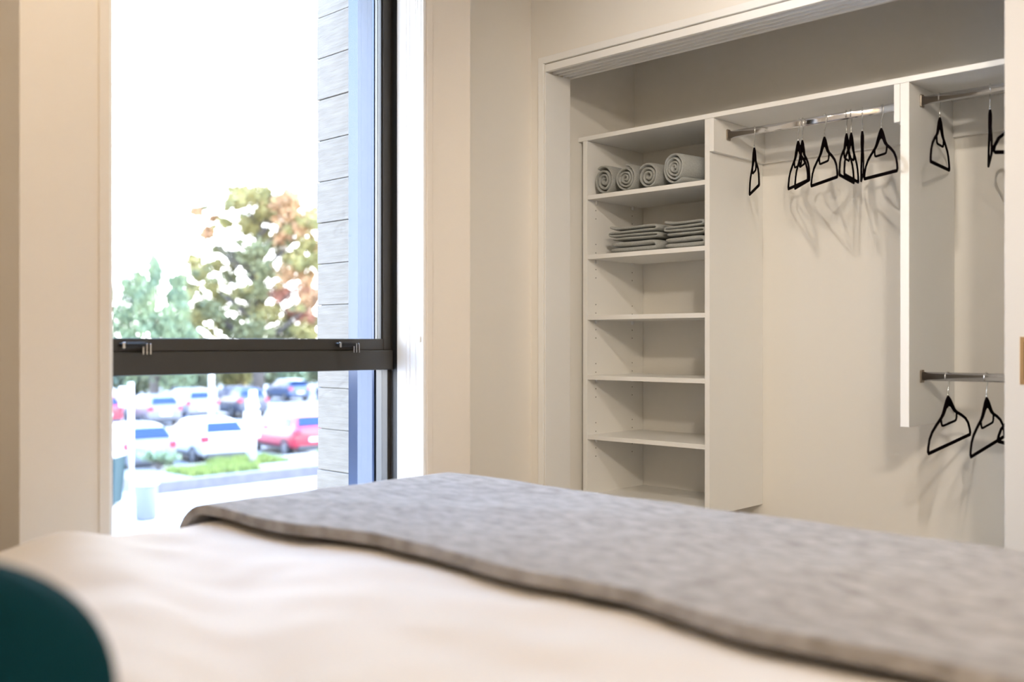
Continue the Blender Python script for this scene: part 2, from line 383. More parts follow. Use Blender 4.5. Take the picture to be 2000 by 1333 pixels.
# ---------------------------------------------------------------- towels
def ribbon(path, th, y0, y1, ny, wob=.0, seed=0):
    """extrude a thick ribbon (path in XZ) along Y"""
    n = len(path); P = [Vector((a, 0, b)) for a, b in path]; side = []
    for i in range(n):
        t = (P[min(i+1, n-1)]-P[max(i-1, 0)]).normalized(); side.append(Vector((-t.z, 0, t.x)))
    vs = []; fs = []; m = 2*n
    prof = [P[i]+side[i]*th/2 for i in range(n)] + [P[i]-side[i]*th/2 for i in reversed(range(n))]
    for k in range(ny):
        y = y0+(y1-y0)*k/(ny-1); e_ = .0025 if k in (0, ny-1) else 0
        for i, p in enumerate(prof):
            q = noise.noise_vector(Vector((p.x*18+seed, y*9, p.z*18)))*wob
            yy = y + (noise.noise(Vector((p.x*60, seed*3.1, p.z*60)))*.006 if k in (0, ny-1) else 0)
            sd = side[i] if i < n else side[2*n-1-i]
            sg = -1 if i < n else 1
            vs.append(p + sd*sg*e_*.5 + q + Vector((0, yy, 0)))
    for k in range(ny-1):
        for i in range(m): fs.append((k*m+i, k*m+(i+1) % m, (k+1)*m+(i+1) % m, (k+1)*m+i))
    for k in (0, ny-1):
        for i in range(n-1): fs.append((k*m+i, k*m+i+1, k*m+m-2-i, k*m+m-1-i))
    return MB().add(vs, fs)
def towel_roll(x, r, turns, ry, squash, seed, m, label, yy):
    rnd = random.Random(seed); n = 90; path = []
    th = (r-.006)/(turns+.5)
    for i in range(n+1):
        a = 2*PI*turns*i/n; rr = .005+(r-.005-th/2)*i/n
        rr *= 1+.07*math.sin(a*1.3+seed)*(1-i/n)+.03*math.sin(2.2*a+seed*2)
        path.append((rr*math.cos(a+seed), rr*math.sin(a+seed)*squash))
    zmin = min(b for a, b in path)-th*.47
    path = [(a, b-zmin) for a, b in path]
    o = ribbon(path, th*.90, -.0, .33, 9, .0022, seed).build('rolled_towel', m, smooth=True)
    o.location = (x, yy, H+.638+T/2+.0015); o.rotation_euler = (0, 0, ry)
    ss = o.modifiers.new('s', 'SUBSURF'); ss.levels = 1; ss.render_levels = 1
    tag(o, label, 'towel', 'rolled towels on the upper shelf')
towel_roll(-2.752, .062, 3.2, .02, 1.16, 1.0, M['towel'], 'leftmost rolled grey towel, slightly squashed, against the tower side', 3.40)
towel_roll(-2.630, .064, 3.6, .0, .98, 4.2, M['towel'], 'second rolled grey towel from the left on the upper shelf', 3.395)
towel_roll(-2.506, .061, 3.0, -.02, 1.0, 2.6, M['towel'], 'third rolled grey towel from the left with an open spiral', 3.39)
towel_roll(-2.372, .069, 4.0, -.16, 1.0, 5.5, M['towel2'], 'rightmost and largest rolled grey towel, palest, turned to the left', 3.385)

def folded(xc, w, z0, layers, th, seed, label, yy, flap=0, d=.27):
    path = []; rnd = random.Random(seed); g = th*1.03
    for k in range(layers):
        zz = g*k + th/2
        xs = [-w/2, -w/4, 0, w/4, w/2]
        if k % 2: xs = xs[::-1]
        for x in xs: path.append((x*(1-.02*k)+rnd.uniform(-.002, .002), zz+rnd.uniform(-.0012, .0012)+max(0, x)*.03*k/layers))
        if k < layers-1:
            s_ = 1 if xs[-1] > 0 else -1; e_ = path[-1]
            path.append((e_[0]+s_*g*.42, e_[1]+g*.2)); path.append((e_[0]+s_*g*.42, e_[1]+g*.75))
    if flap: path.append((path[-1][0]+ (.012 if path[-1][0] > 0 else -.012), path[-1][1]+.012))
    o = ribbon(path, th*1.0, 0, d, 7, .002, seed).build('folded_towel', M['towel'], smooth=True)
    o.location = (xc, yy, z0); o.rotation_euler = (0, 0, rnd.uniform(-.03, .03))
    ss = o.modifiers.new('s', 'SUBSURF'); ss.levels = 1; ss.render_levels = 1
    tag(o, label, 'towel', 'folded towels on the second shelf')
z2 = H+.3754+T/2+.0015
folded(-2.590, .245, z2, 2, .0225, 3, 'folded grey towel at the bottom of the left stack', 3.385, d=.26)
folded(-2.586, .24, z2+.051, 4, .0145, 5, 'folded grey towel on top of the left stack', 3.39, 1, d=.25)
folded(-2.330, .19, z2, 2, .0225, 8, 'folded grey towel at the bottom of the right stack', 3.385, d=.26)
folded(-2.328, .185, z2+.051, 4, .0145, 11, 'folded grey towel on top of the right stack', 3.39, 1, d=.25)

# ================================================================ bed
BX0, BX1, BY0, BY1, BT = -2.33, -.30, .02, 2.115, .72
bed = empty('bed', ((BX0+BX1)/2, (BY0+BY1)/2, 0)); tag(bed, 'wide bed with dark base under the cream duvet, foot towards the closet', 'bed')
ox, oy = bed.location.x, bed.location.y
def bp(name, m, x0, x1, y0, y1, z0, z1, bevel=.01): return box(name, m, x0-ox, x1-ox, y0-oy, y1-oy, z0, z1, bed, bevel)
bp('base', M['wood'], BX0+.10, BX1-.10, BY0+.01, BY1-.10, .12, .34)
bp('mattress', M['matt'], BX0+.09, BX1-.09, BY0+.01, BY1-.09, .342, .60, bevel=.05)
bp('headboard', M['wood'], BX0+.05, BX1-.05, BY0-.07, BY0, .05, 1.02)
for x in (BX0+.15, BX1-.21):
    for y in (BY0+.06, BY1-.2): bp('leg', M['wood'], x, x+.06, y, y+.06, 0, .12, bevel=.004)

def drape(u, v, top, r, x0, x1, y0, y1, zmin, wr, seed=0):
    """arc-length coordinates on a sheet lying on the rectangle and falling over its rounded edge"""
    cx0, cx1, cy0, cy1 = x0+r, x1-r, y0+r, y1-r
    cx = min(max(u, cx0), cx1); cy = min(max(v, cy0), cy1); ex, ey = u-cx, v-cy; e_ = math.hypot(ex, ey)
    f = wr(u, v)
    if e_ < 1e-6: return Vector((cx, cy, top+f))
    dx, dy = ex/e_, ey/e_
    R_ = r
    if e_ < R_*PI/2: a = e_/R_; rad = R_*math.sin(a); z = top-R_*(1-math.cos(a)); nx = math.sin(a); nz = math.cos(a)
    else: rad = R_; z = top-R_-(e_-R_*PI/2); nx = 1; nz = 0
    z = max(z, zmin)
    g_ = f + (.012*math.sin(14*(u if abs(dy) > abs(dx) else v)+seed)*min(1, max(0, (top-z)/.3)))
    return Vector((cx+dx*(rad+g_*nx), cy+dy*(rad+g_*nx), z+g_*nz))
def wr_duvet(u, v):
    n1 = noise.noise(Vector((u*1.6, v*4.0, 2.0)))*.016
    n2 = noise.noise(Vector(((u+v*.9)*1.5, (v-u*.5)*7.0, 7.0)))*.012
    n3 = noise.noise(Vector((u*9, v*12, 1.0)))*.004
    s_ = .012*math.sin((u*.35+v)*15+2*noise.noise(Vector((u*2, v*2, 5))))*max(0, 1-abs(v-.75)/.7)
    return n1+n2+n3+s_*1.3
def sheet(name, m, u0, u1, v0, v1, nu, nv, fn):
    vs = [fn(u0+(u1-u0)*i/nu, v0+(v1-v0)*j/nv) for j in range(nv+1) for i in range(nu+1)]
    fs = [(j*(nu+1)+i, j*(nu+1)+i+1, (j+1)*(nu+1)+i+1, (j+1)*(nu+1)+i) for j in range(nv) for i in range(nu)]
    return MB().add(vs, fs).build(name, m, smooth=True)
du = sheet('duvet', M['duvet'], BX0-.33, BX1+.33, BY0+.02, BY1+.33, 150, 140,
           lambda u, v: drape(u, v, BT-.012, .085, BX0, BX1, BY0-.3, BY1, .30, wr_duvet))
tag(du, 'rumpled cream duvet spread over the bed', 'duvet')
sd = du.modifiers.new('solid', 'SOLIDIFY'); sd.thickness = .022; sd.offset = -1
def wr_throw(u, v):
    return wr_duvet(u, v)*.45 + .010 + .006*noise.noise(Vector((u*3, v*3, 9)))
def throw_fn(u, v):
    e_ = 1.262+.016*math.sin(u*4.2+.5)-.05*max(0, (-1.55-u))**1.2+.012*math.sin(u*11)
    v2 = e_+(v-1.262)*(2.45-e_)/(2.45-1.262)
    p = drape(u, v2, BT-.003, .09, BX0-.006, BX1+.006, BY0-.3, BY1+.006, .30, wr_throw, 1)
    return p
th = sheet('throw_blanket', M['throw'], BX0-.30, BX1+.30, 1.262, 2.43, 170, 90, throw_fn)
tag(th, 'heathered grey wool throw folded across the foot of the bed', 'blanket')
sd = th.modifiers.new('solid', 'SOLIDIFY'); sd.thickness = .024; sd.offset = 1
bv = th.modifiers.new('bevel', 'BEVEL'); bv.width = .009; bv.segments = 3; bv.limit_method = 'ANGLE'; bv.angle_limit = math.radians(50)

def cushion(name, c, w, h_, t_, rot, m, label):
    nr, na = 16, 64; vs = []; fs = []
    for sgn in (1, -1):
        vs.append((0, sgn*t_/2, 0)); base_ = len(vs)
        for i in range(1, nr+1):
            q = i/nr
            for j in range(na):
                a = 2*PI*j/na; ca, sa = math.cos(a), math.sin(a); rr = (abs(ca)**2.2+abs(sa)**2.2)**(-1/2.2)
                k = (1-q**3)**.55 if q < 1 else 0
                wv = noise.noise(Vector((ca*q*2, sa*q*2, sgn*3)))*.010*k
                vs.append((w/2*q*rr*ca, sgn*(t_/2*k+wv), h_/2*q*rr*sa))
        o_ = base_-1
        for j in range(na): fs.append((o_, base_+j, base_+(j+1) % na))
        for i in range(nr-1):
            for j in range(na): fs.append((base_+i*na+j, base_+(i+1)*na+j, base_+(i+1)*na+(j+1) % na, base_+i*na+(j+1) % na))
    o = MB().add(vs, fs).build(name, m, smooth=True)
    b = bmesh.new(); b.from_mesh(o.data); bmesh.ops.remove_doubles(b, verts=b.verts, dist=.0003); bmesh.ops.recalc_face_normals(b, faces=b.faces); b.to_mesh(o.data); b.free()
    o.location = c; o.rotation_euler = rot
    return tag(o, label, 'cushion')
cushion('cushion', (-1.088, .262, .785), .45, .33, .16, (math.radians(-28), 0, math.radians(40)), M['teal'], 'dark teal velvet cushion leaning at the head of the bed in the foreground')

# ================================================================ ceiling lamps and added fill lights (out of frame)
def lamp(x, y, w, label):
    t = empty('ceiling_downlight', (x, y, CZ-.012)); tag(t, label, 'ceiling light')
    MB().lathe([(.045, .010), (.060, .011), (.062, .004), (.046, .0)], n=24).build('rim', M['white'], t, smooth=True)
    l = bpy.data.lights.new('downlight', 'AREA'); l.shape = 'DISK'; l.size = .085; l.energy = w; l.color = LAMP_COL
    lo = bpy.data.objects.new('downlight_bulb', l); COL.objects.link(lo); lo.parent = t; lo.location = (0, 0, -.006)
def spot(x, y, w, aim, label, ang=84, soft=.04):
    t = empty('ceiling_downlight', (x, y, CZ-.012)); tag(t, label, 'ceiling light')
    MB().lathe([(.045, .010), (.060, .011), (.062, .004), (.046, .0)], n=24).build('rim', M['white'], t, smooth=True)
    l = bpy.data.lights.new('spot', 'SPOT'); l.energy = w; l.color = SPOT_COL; l.shadow_soft_size = soft; l.spot_size = math.radians(ang); l.spot_blend = .75
    lo = bpy.data.objects.new('spot_bulb', l); COL.objects.link(lo); lo.parent = t; lo.location = (0, 0, -.03)
    lo.rotation_euler = (Vector((x, y, CZ-.04))-Vector(aim)).to_track_quat('Z', 'Y').to_euler()
spot(-.95, 1.5, SPOT_W*.62, (-2.0, 3.6, 1.1), 'tilted ceiling spotlight aimed at the shelf tower')
spot(.55, -.05, SPOT_W*2.5, (-1.35, 3.7, 1.05), 'added fill spot behind the bed head aimed at the closet', 66, .13)  # added fill with no known fixture, evens the light across the closet
lamp(-1.9, .9, LAMP_W*.5, 'added warm fill light above the left side of the bed')  # weak fill added for warm ambient light
lamp(.9, .2, LAMP_W*1.7, 'recessed ceiling downlight near the right wall')

# ================================================================ outside: building fin
fin = empty('concrete_fin', (-3.32, 2.3, -2.95)); tag(fin, 'pale board-marked concrete fin wall beside the window', 'wall')
z = H-.179-.163*24; k = 0; FY = 2.302
MB().box(.012, .208, .012, .33, 0, 7.2).build('core', M['ext'], fin)
base = None
while z < 4.2:
    if z+.163 > -2.9:
        jx = random.Random(k).uniform(-.003, .003)
        if base is None or k % 5 == 0:
            base = MB().box(0, .2195, 0, .34, .0012, .1615).build('concrete_board', M['conc'], fin, bevel=.002)
            o = base; o.location = (0, jx+.002, z+2.95)
        else:
            o = base.copy(); COL.objects.link(o); o.parent = fin; o.location = (0, jx+.002, z+2.95)
    z += .163; k += 1
cl = empty('reveal_cladding', (-3.074, 2.272, -2.9)); tag(cl, 'glossy metal cladding strips with painted-in sky reflection between concrete fin and window frame', 'cladding')
for x0, x1, dy, nm, mm in ((0, .058, 0, 'dark_strip', 'clad'), (.060, .086, -.003, 'pale_strip', 'cladw'), (.088, .126, -.005, 'pale_strip', 'cladw'), (.128, .154, -.007, 'pale_strip', 'cladw'), (.156, .168, -.009, 'dark_strip', 'clad')):
    MB().box(x0, x1, dy, .019, 0, 7.1).build(nm, M[mm], cl, bevel=.001)
# outside lower wall of the building
struct(box('wall_outside', M['ext'], XO-.02, XO, RY0-6, 9, -2.95, -.11, bevel=0))

# ================================================================ outside: ground
GZ = -2.95
M['asph'] = mat('asphalt', (0.144, 0.144, 0.147), .9, col2=(0.18, 0.18, 0.18), scale=3, bump=.4, bscale=60)
M['path'] = mat('concrete_path', (0.3, 0.3, 0.294), .9, col2=(0.336, 0.336, 0.33), scale=2, bump=.2, bscale=40)
M['grass'] = mat('grass', (0.102, 0.15, 0.03), .9, col2=(0.15, 0.186, 0.042), scale=3, bump=.4, bscale=60)
M['kerb'] = mat('dark_wall_block', (0.06, 0.057, 0.066), .9, col2=(0.078, 0.075, 0.084), scale=4, bump=.3, bscale=30)
M['soil'] = mat('gravel', (0.12, 0.114, 0.108), .95, col2=(0.156, 0.15, 0.138), scale=9, bump=.4, bscale=90)
gr = MB().box(-190, -3.2, -90, 190, GZ-.2, GZ).build('ground', M['asph']); struct(gr)
struct(MB().box(-25.3, -3.2, -60, 120, GZ+.001, GZ+.03).build('ground_path', M['path']))
rb = empty('raised_verge', (-27, 20, GZ)); tag(rb, 'low dark retaining wall holding a gravel and grass verge before parked cars', 'garden bed')
MB().box(1.30, 1.62, -7.6, 60, .0, .34).build('retaining_wall', M['kerb'], rb, bevel=.01)
MB().box(-1.9, 1.29, -7.6, 60, .0, .30).build('verge_surface', M['soil'], rb)
g_ = MB(); rg = random.Random(3)
for (gx0, gx1, gy0, gy1, nn) in ((-.6, 1.0, -6.2, -3.9, 2600), (-1.7, -.2, -4.3, -2.2, 2200), (-1.8, -1.2, -.1, .5, 260)):
    for i in range(nn):
        x, y, a = rg.uniform(gx0, gx1), rg.uniform(gy0, gy1), rg.uniform(0, PI); hh = rg.uniform(.08, .24); w = .03
        dx, dy = math.cos(a)*w, math.sin(a)*w
        g_.add([(x-dx, y-dy, .29), (x+dx, y+dy, .29), (x+rg.uniform(-.06, .06), y+rg.uniform(-.06, .06), .3+hh)], [(0, 1, 2)])
tag(g_.build('grass', M['grass'], rb), kind='stuff')

# ================================================================ outside: plants
def leafmat(name, c1, c2):
    c1 = tuple(v*.27 for v in c1); c2 = tuple(v*.27 for v in c2)
    m = mat(name, c1, .7, col2=c2, scale=.9, lo=.3, hi=.7, coord='Object')
    m.node_tree.nodes['Principled BSDF'].inputs['Roughness'].default_value = .8
    return m
M['leaf_g'] = leafmat('willow_leaves', (.30, .46, .28), (.60, .74, .34))
M['leaf_y'] = leafmat('yellow_green_leaves', (.60, .58, .20), (.90, .74, .26))
M['leaf_o'] = leafmat('orange_leaves', (1.1, .58, .28), (1.2, .75, .36))
M['leaf_r'] = leafmat('red_leaves', (1.1, .45, .32), (1.15, .56, .38))
M['leaf_d'] = leafmat('dark_hedge_leaves', (.26, .36, .26), (.46, .52, .30))
M['leaf_m'] = leafmat('olive_leaves', (.36, .42, .20), (.62, .60, .26))
M['leaf_l'] = leafmat('light_shrub_leaves', (.42, .62, .36), (.55, .72, .40))
M['bark'] = mat('bark', (0.06, 0.054, 0.051), .9, col2=(0.084, 0.072, 0.066), scale=6, bump=.5, bscale=12)
def leaves(mb, c, r, n, size, rnd, droop=0, hang_=0):
    for i in range(n):
        while True:
            p = Vector((rnd.uniform(-1, 1), rnd.uniform(-1, 1), rnd.uniform(-1, 1)))
            if p.length <= 1: break
        p = p*(.55+.45*rnd.random()); q = Vector(c)+Vector((p.x*r[0], p.y*r[1], p.z*r[2]-hang_*rnd.random()**2))
        a = Vector((rnd.gauss(0, 1), rnd.gauss(0, 1), rnd.gauss(0, .8))).normalized(); s_ = size*rnd.uniform(.6, 1.3)
        if droop: a = (a*.35+Vector((0, 0, -1))).normalized()
        b = a.cross(Vector((rnd.gauss(0, 1), rnd.gauss(0, 1), rnd.gauss(0, 1)))).normalized()
        l_ = s_*(2.6 if droop else 1.1)
        mb.add([q-a*l_/2, q+b*s_*.42, q+a*l_/2, q-b*s_*.42], [(0, 1, 2, 3)])
FDIR = Vector((-math.sin(math.radians(44.2)), math.cos(math.radians(44.2)), 0)); RDIR = Vector((FDIR.y, -FDIR.x, 0))
# big autumn tree: crown built of many separate clusters on real branches, coordinates in metres about its trunk
tr = empty('autumn_tree', (-60.6, 37.1, GZ)); tag(tr, 'tall sparse autumn tree turning yellow and orange beyond the car park', 'tree')
rnd = random.Random(21)
clus = {'y': [], 'o': [], 'r': [], 'g': []}
tk = MB(); tk.tube([(0, 0, 0), (.1, 0, 3.5), (-.1, .1, 6.5), (.1, 0, 9), (0, 0, 11.5)], [.42, .36, .28, .18, .06], 8)
def rot2(a, b, z): v = RDIR*a + FDIR*b; return Vector((v.x, v.y, z))
spots = [  # lateral, height, radius, kind
 (.5,13.1,1.0,'y'),(-1.5,12.9,.7,'y'),(-.8,13.5,.6,'y'),(1.5,13.3,.8,'y'),(2.6,12.9,.7,'o'),(3.3,12.1,.7,'o'),(-.7,11.1,.7,'y'),(1.0,10.3,.8,'y'),(-.1,9.2,.7,'g'),(4.0,11.3,.7,'y'),(-1.8,11.4,.5,'y'),(.9,12.3,.8,'y'),(3.9,9.4,.8,'y'),(-3.0,8.8,.6,'y'),(-.6,12.8,.8,'y'),(1.7,12.6,.9,'o'),(2.5,11.9,.8,'o'),(-1.3,12.0,.6,'y'),(.3,12.0,.8,'y'),(1.5,11.4,.7,'y'),
 (3.1,10.9,.8,'o'),(3.6,10.0,.8,'y'),(-3.6,12.1,.45,'o'),(-3.2,11.9,.3,'o'),(-3.7,11.2,.35,'o'),(-3.2,10.6,.35,'o'),(.1,10.7,.6,'g'),(1.9,10.4,.6,'o'),
 (-1.9,9.4,.7,'g'),(-1.2,9.0,.6,'y'),(.4,9.6,.7,'g'),(2.2,9.2,.8,'y'),(3.2,8.8,.8,'y'),(-2.7,9.8,.4,'g'),(-3.9,9.0,.5,'y'),
 (-.2,8.3,.7,'y'),(1.0,8.3,.8,'g'),(2.2,8.0,.8,'o'),(3.4,7.8,.6,'o'),(-2.2,8.0,.6,'g'),(-3.4,7.9,.6,'y'),(-4.6,8.6,.6,'y'),(-4.9,7.6,.6,'y'),
 (.2,7.0,.9,'g'),(1.6,6.8,.8,'r'),(2.8,7.0,.7,'r'),(-1.2,6.9,.6,'y'),(-2.7,6.6,.7,'y'),(-4.1,6.6,.6,'y'),(3.6,6.2,.7,'o'),
 (-.6,5.7,.9,'g'),(.8,5.5,.9,'y'),(2.1,5.6,.9,'o'),(3.1,5.3,.7,'r'),(3.9,5.0,.6,'g'),(-2.2,5.6,.8,'g'),(-3.6,5.2,.8,'y'),
 (0,4.4,1.1,'g'),(1.6,4.3,1.1,'g'),(3.2,4.2,.9,'y'),(-1.6,4.4,1.0,'g'),(-3.2,4.1,1.0,'y'),(-4.8,5.2,.7,'y'),(-3.2,6.0,.8,'g'),(-4.2,5.6,.8,'y'),(-2.6,4.9,.8,'y'),(-5.2,4.6,.8,'g'),(-2.4,7.2,.6,'y'),(-4.4,7.2,.5,'y'),(-4.8,4.0,.9,'g'),(4.6,8.6,.8,'y'),(4.9,6.9,.8,'o'),(4.8,10.2,.7,'o'),(5.0,4.6,1.0,'g')]
lm = {k: MB() for k in 'yorg'}
for (a, z, r, kd) in spots:
    z += .3
    b_ = rnd.uniform(-2.0, 2.0)
    c = rot2(a, b_, z)
    leaves(lm[kd], c, (r*1.12, r*1.12, r*.85), int(750*r*r+90), .21, rnd)
    for _ in range(3):
        c2 = c+Vector((rnd.uniform(-1, 1), rnd.uniform(-1, 1), rnd.uniform(-.6, .6)))*r*1.2
        leaves(lm[rnd.choice([kd, kd, 'y', 'g'])], c2, (r*.5, r*.5, r*.4), int(110*r+20), .20, rnd)
    leaves(lm[kd], c, (r*2.0, r*2.0, r*1.6), int(170*r+30), .19, rnd)
    zs = max(2.5, z-abs(a)*.55-1.0); mid = rot2(a*.5, b_*.5, (zs+z)/2-.1)
    tk.tube([(0, 0, zs), mid, c], [.13, .07, .02], 5)
tk.build('trunk', M['bark'], tr, smooth=True)
for k, nm, mm, lb in (('y', 'yellow_foliage', 'leaf_y', 'yellowing leaves'), ('o', 'orange_foliage', 'leaf_o', 'orange leaves'), ('r', 'red_foliage', 'leaf_r', 'coral red leaves'), ('g', 'green_foliage', 'leaf_m', 'dull green leaves')):
    tag(lm[k].build(nm, M[mm], tr), lb, kind='stuff')
tr.scale = (1.045, 1.045, 1.045)
# weeping green tree
wt = empty('willow_tree', (-58.2, 28.4, GZ)); tag(wt, 'drooping green willow standing left of the autumn tree', 'tree')
tk = MB(); tk.tube([(0, 0, 0), (0, .1, 3), (.1, 0, 4.6), (0, 0, 6.2)], [.35, .26, .15, .04], 8)
lf = MB()
for (a, z, r) in [(0,9.2,.6),(.5,8.6,.8),(-.5,8.2,.7),(1.0,8.0,.8),(-2.0,7.9,.6),(-2.6,7.2,.8),(-1.5,7.2,.8),(0,7.3,1.0),(1.2,7.0,1.0),(-2.9,6.3,.8),(-1.6,6.0,1.0),(0,6.0,1.1),(1.4,5.8,1.0),(2.2,6.2,.6),(-2.6,5.0,.9),(-1,4.6,1.1),(.8,4.6,1.1),(2.1,4.6,.9),(-3.2,4.0,1.0),(-1.5,3.4,1.2),(.5,3.2,1.2),(2.3,3.2,1.1)]:
    b_ = rnd.uniform(-1.3, 1.3); c = rot2(a, b_, z)
    leaves(lf, c, (r*.9, r*.9, r*.8), int(480*r*r+60), .15, rnd, 1, 1.3)
    tk.tube([(0, 0, z-1.6), rot2(a*.5, b_*.5, z-.5), c], [.1, .06, .02], 5)
tk.build('trunk', M['bark'], wt, smooth=True)
tag(lf.build('foliage', M['leaf_g'], wt), kind='stuff')
# hedge row behind the car park
def shrub(name, c, r, n, size, m, label, grp=None, trunk=True, cat='shrub'):
    o = empty(name, (c[0], c[1], GZ if trunk else c[2])); tag(o, label, cat, grp)
    rn = random.Random(int(c[0]*7+c[1]*13)); lf = MB(); s_ = MB()
    for k in range(9):
        a = rn.uniform(0, 2*PI); q = rn.random()**.5*.65
        cc = Vector((r[0]*q*math.cos(a), r[1]*q*math.sin(a), r[2]*(1+rn.uniform(-.55, .5))))
        leaves(lf, cc, (r[0]*.5, r[1]*.5, r[2]*.5), n//9, size, rn)
        s_.tube([(0, 0, 0), (cc.x*.4, cc.y*.4, cc.z*.5), cc], [.06*size*4, .04*size*4, .01], 5)
    s_.build('stem', M['bark'], o, smooth=True); tag(lf.build('foliage', M[m], o), kind='stuff')
hl = [((-70, 19.5), 'leaf_d', 'dark tree at the left end of the hedge row'), ((-69.5, 23.5), 'leaf_d', 'dark green tree behind the left of the car park'), ((-69, 27.5), 'leaf_d', 'dark bushy tree below the willow'),
      ((-68.5, 31.5), 'leaf_d', 'dark bushy tree behind the lamp post'), ((-68, 35.5), 'leaf_d', 'dark tree behind the dark off-roader'), ((-67.5, 39.5), 'leaf_y', 'yellow green bush right of the off-roader'),
      ((-67, 43.5), 'leaf_l', 'light green bush beyond the car park drive'), ((-66.5, 47.5), 'leaf_d', 'dark bush behind the far blue cars'), ((-66, 51.5), 'leaf_y', 'yellow bush at the right end of the hedge row')]
for (xy, m_, lb) in hl: shrub('hedge_tree', (*xy, GZ), (1.9, 1.75, 2.0), 4200, .26, m_, lb, 'hedge trees behind the car park', cat='tree')
hg = empty('hedge', (-74, 34, GZ)); tag(hg, 'long continuous green hedge closing the far end of the car park', 'hedge')
hf = MB(); hs = MB(); rh = random.Random(5)
for k in range(52):
    y = -27+k*1.05; h_ = rh.uniform(1.2, 2.6)
    leaves(hf, (rh.uniform(-.3, .3), y, h_*.75), (1.2, 1.0, h_*.8), 420, .30, rh)
    hs.tube([(0, y, 0), (0, y+.1, h_)], [.06, .02], 5)
tag(hs.build('stem', M['bark'], hg, smooth=True), kind='stuff'); tag(hf.build('foliage', M['leaf_m'], hg), kind='stuff')
shrub('round_shrub', (-28.2, 13.9, GZ+.30), (.75, .75, .34), 1300, .10, 'leaf_l', 'rounded light green shrub on the verge beside the white car', trunk=False)

# ================================================================ outside: cars
M['cglass'] = mat('car_glass', (.010, .020, .050), .12, bump=.005, bscale=5, spec=.22)
M['tyre'] = mat('tyre', (0.015, 0.015, 0.018), .8, bump=.2, bscale=40)
M['rim'] = mat('alloy_rim', (0.21, 0.21, 0.216), .35, metal=.6, bump=.02, bscale=20)
M['tail'] = mat('tail_lamp', (0.27, 0.012, 0.03), .2, bump=.05, bscale=60)
M['bump'] = mat('black_bumper', (0.018, 0.0198, 0.0252), .6, bump=.1, bscale=90)
M['plate'] = mat('number_plate', (0.51, 0.51, 0.504), .4, bump=.05, bscale=90)
def paint(n, c): M[n] = mat(n, c, .25, bump=.004, bscale=3, spec=.6); return M[n]
paint('p_white', (0.372, 0.372, 0.366)); paint('p_red', (0.252, 0.0132, 0.027)); paint('p_silver', (0.144, 0.141, 0.15)); paint('p_blue', (0.12, 0.126, 0.156))
paint('p_dark', (0.03, 0.036, 0.054)); paint('p_grey', (0.102, 0.105, 0.12)); paint('p_navy', (0.03, 0.054, 0.12))
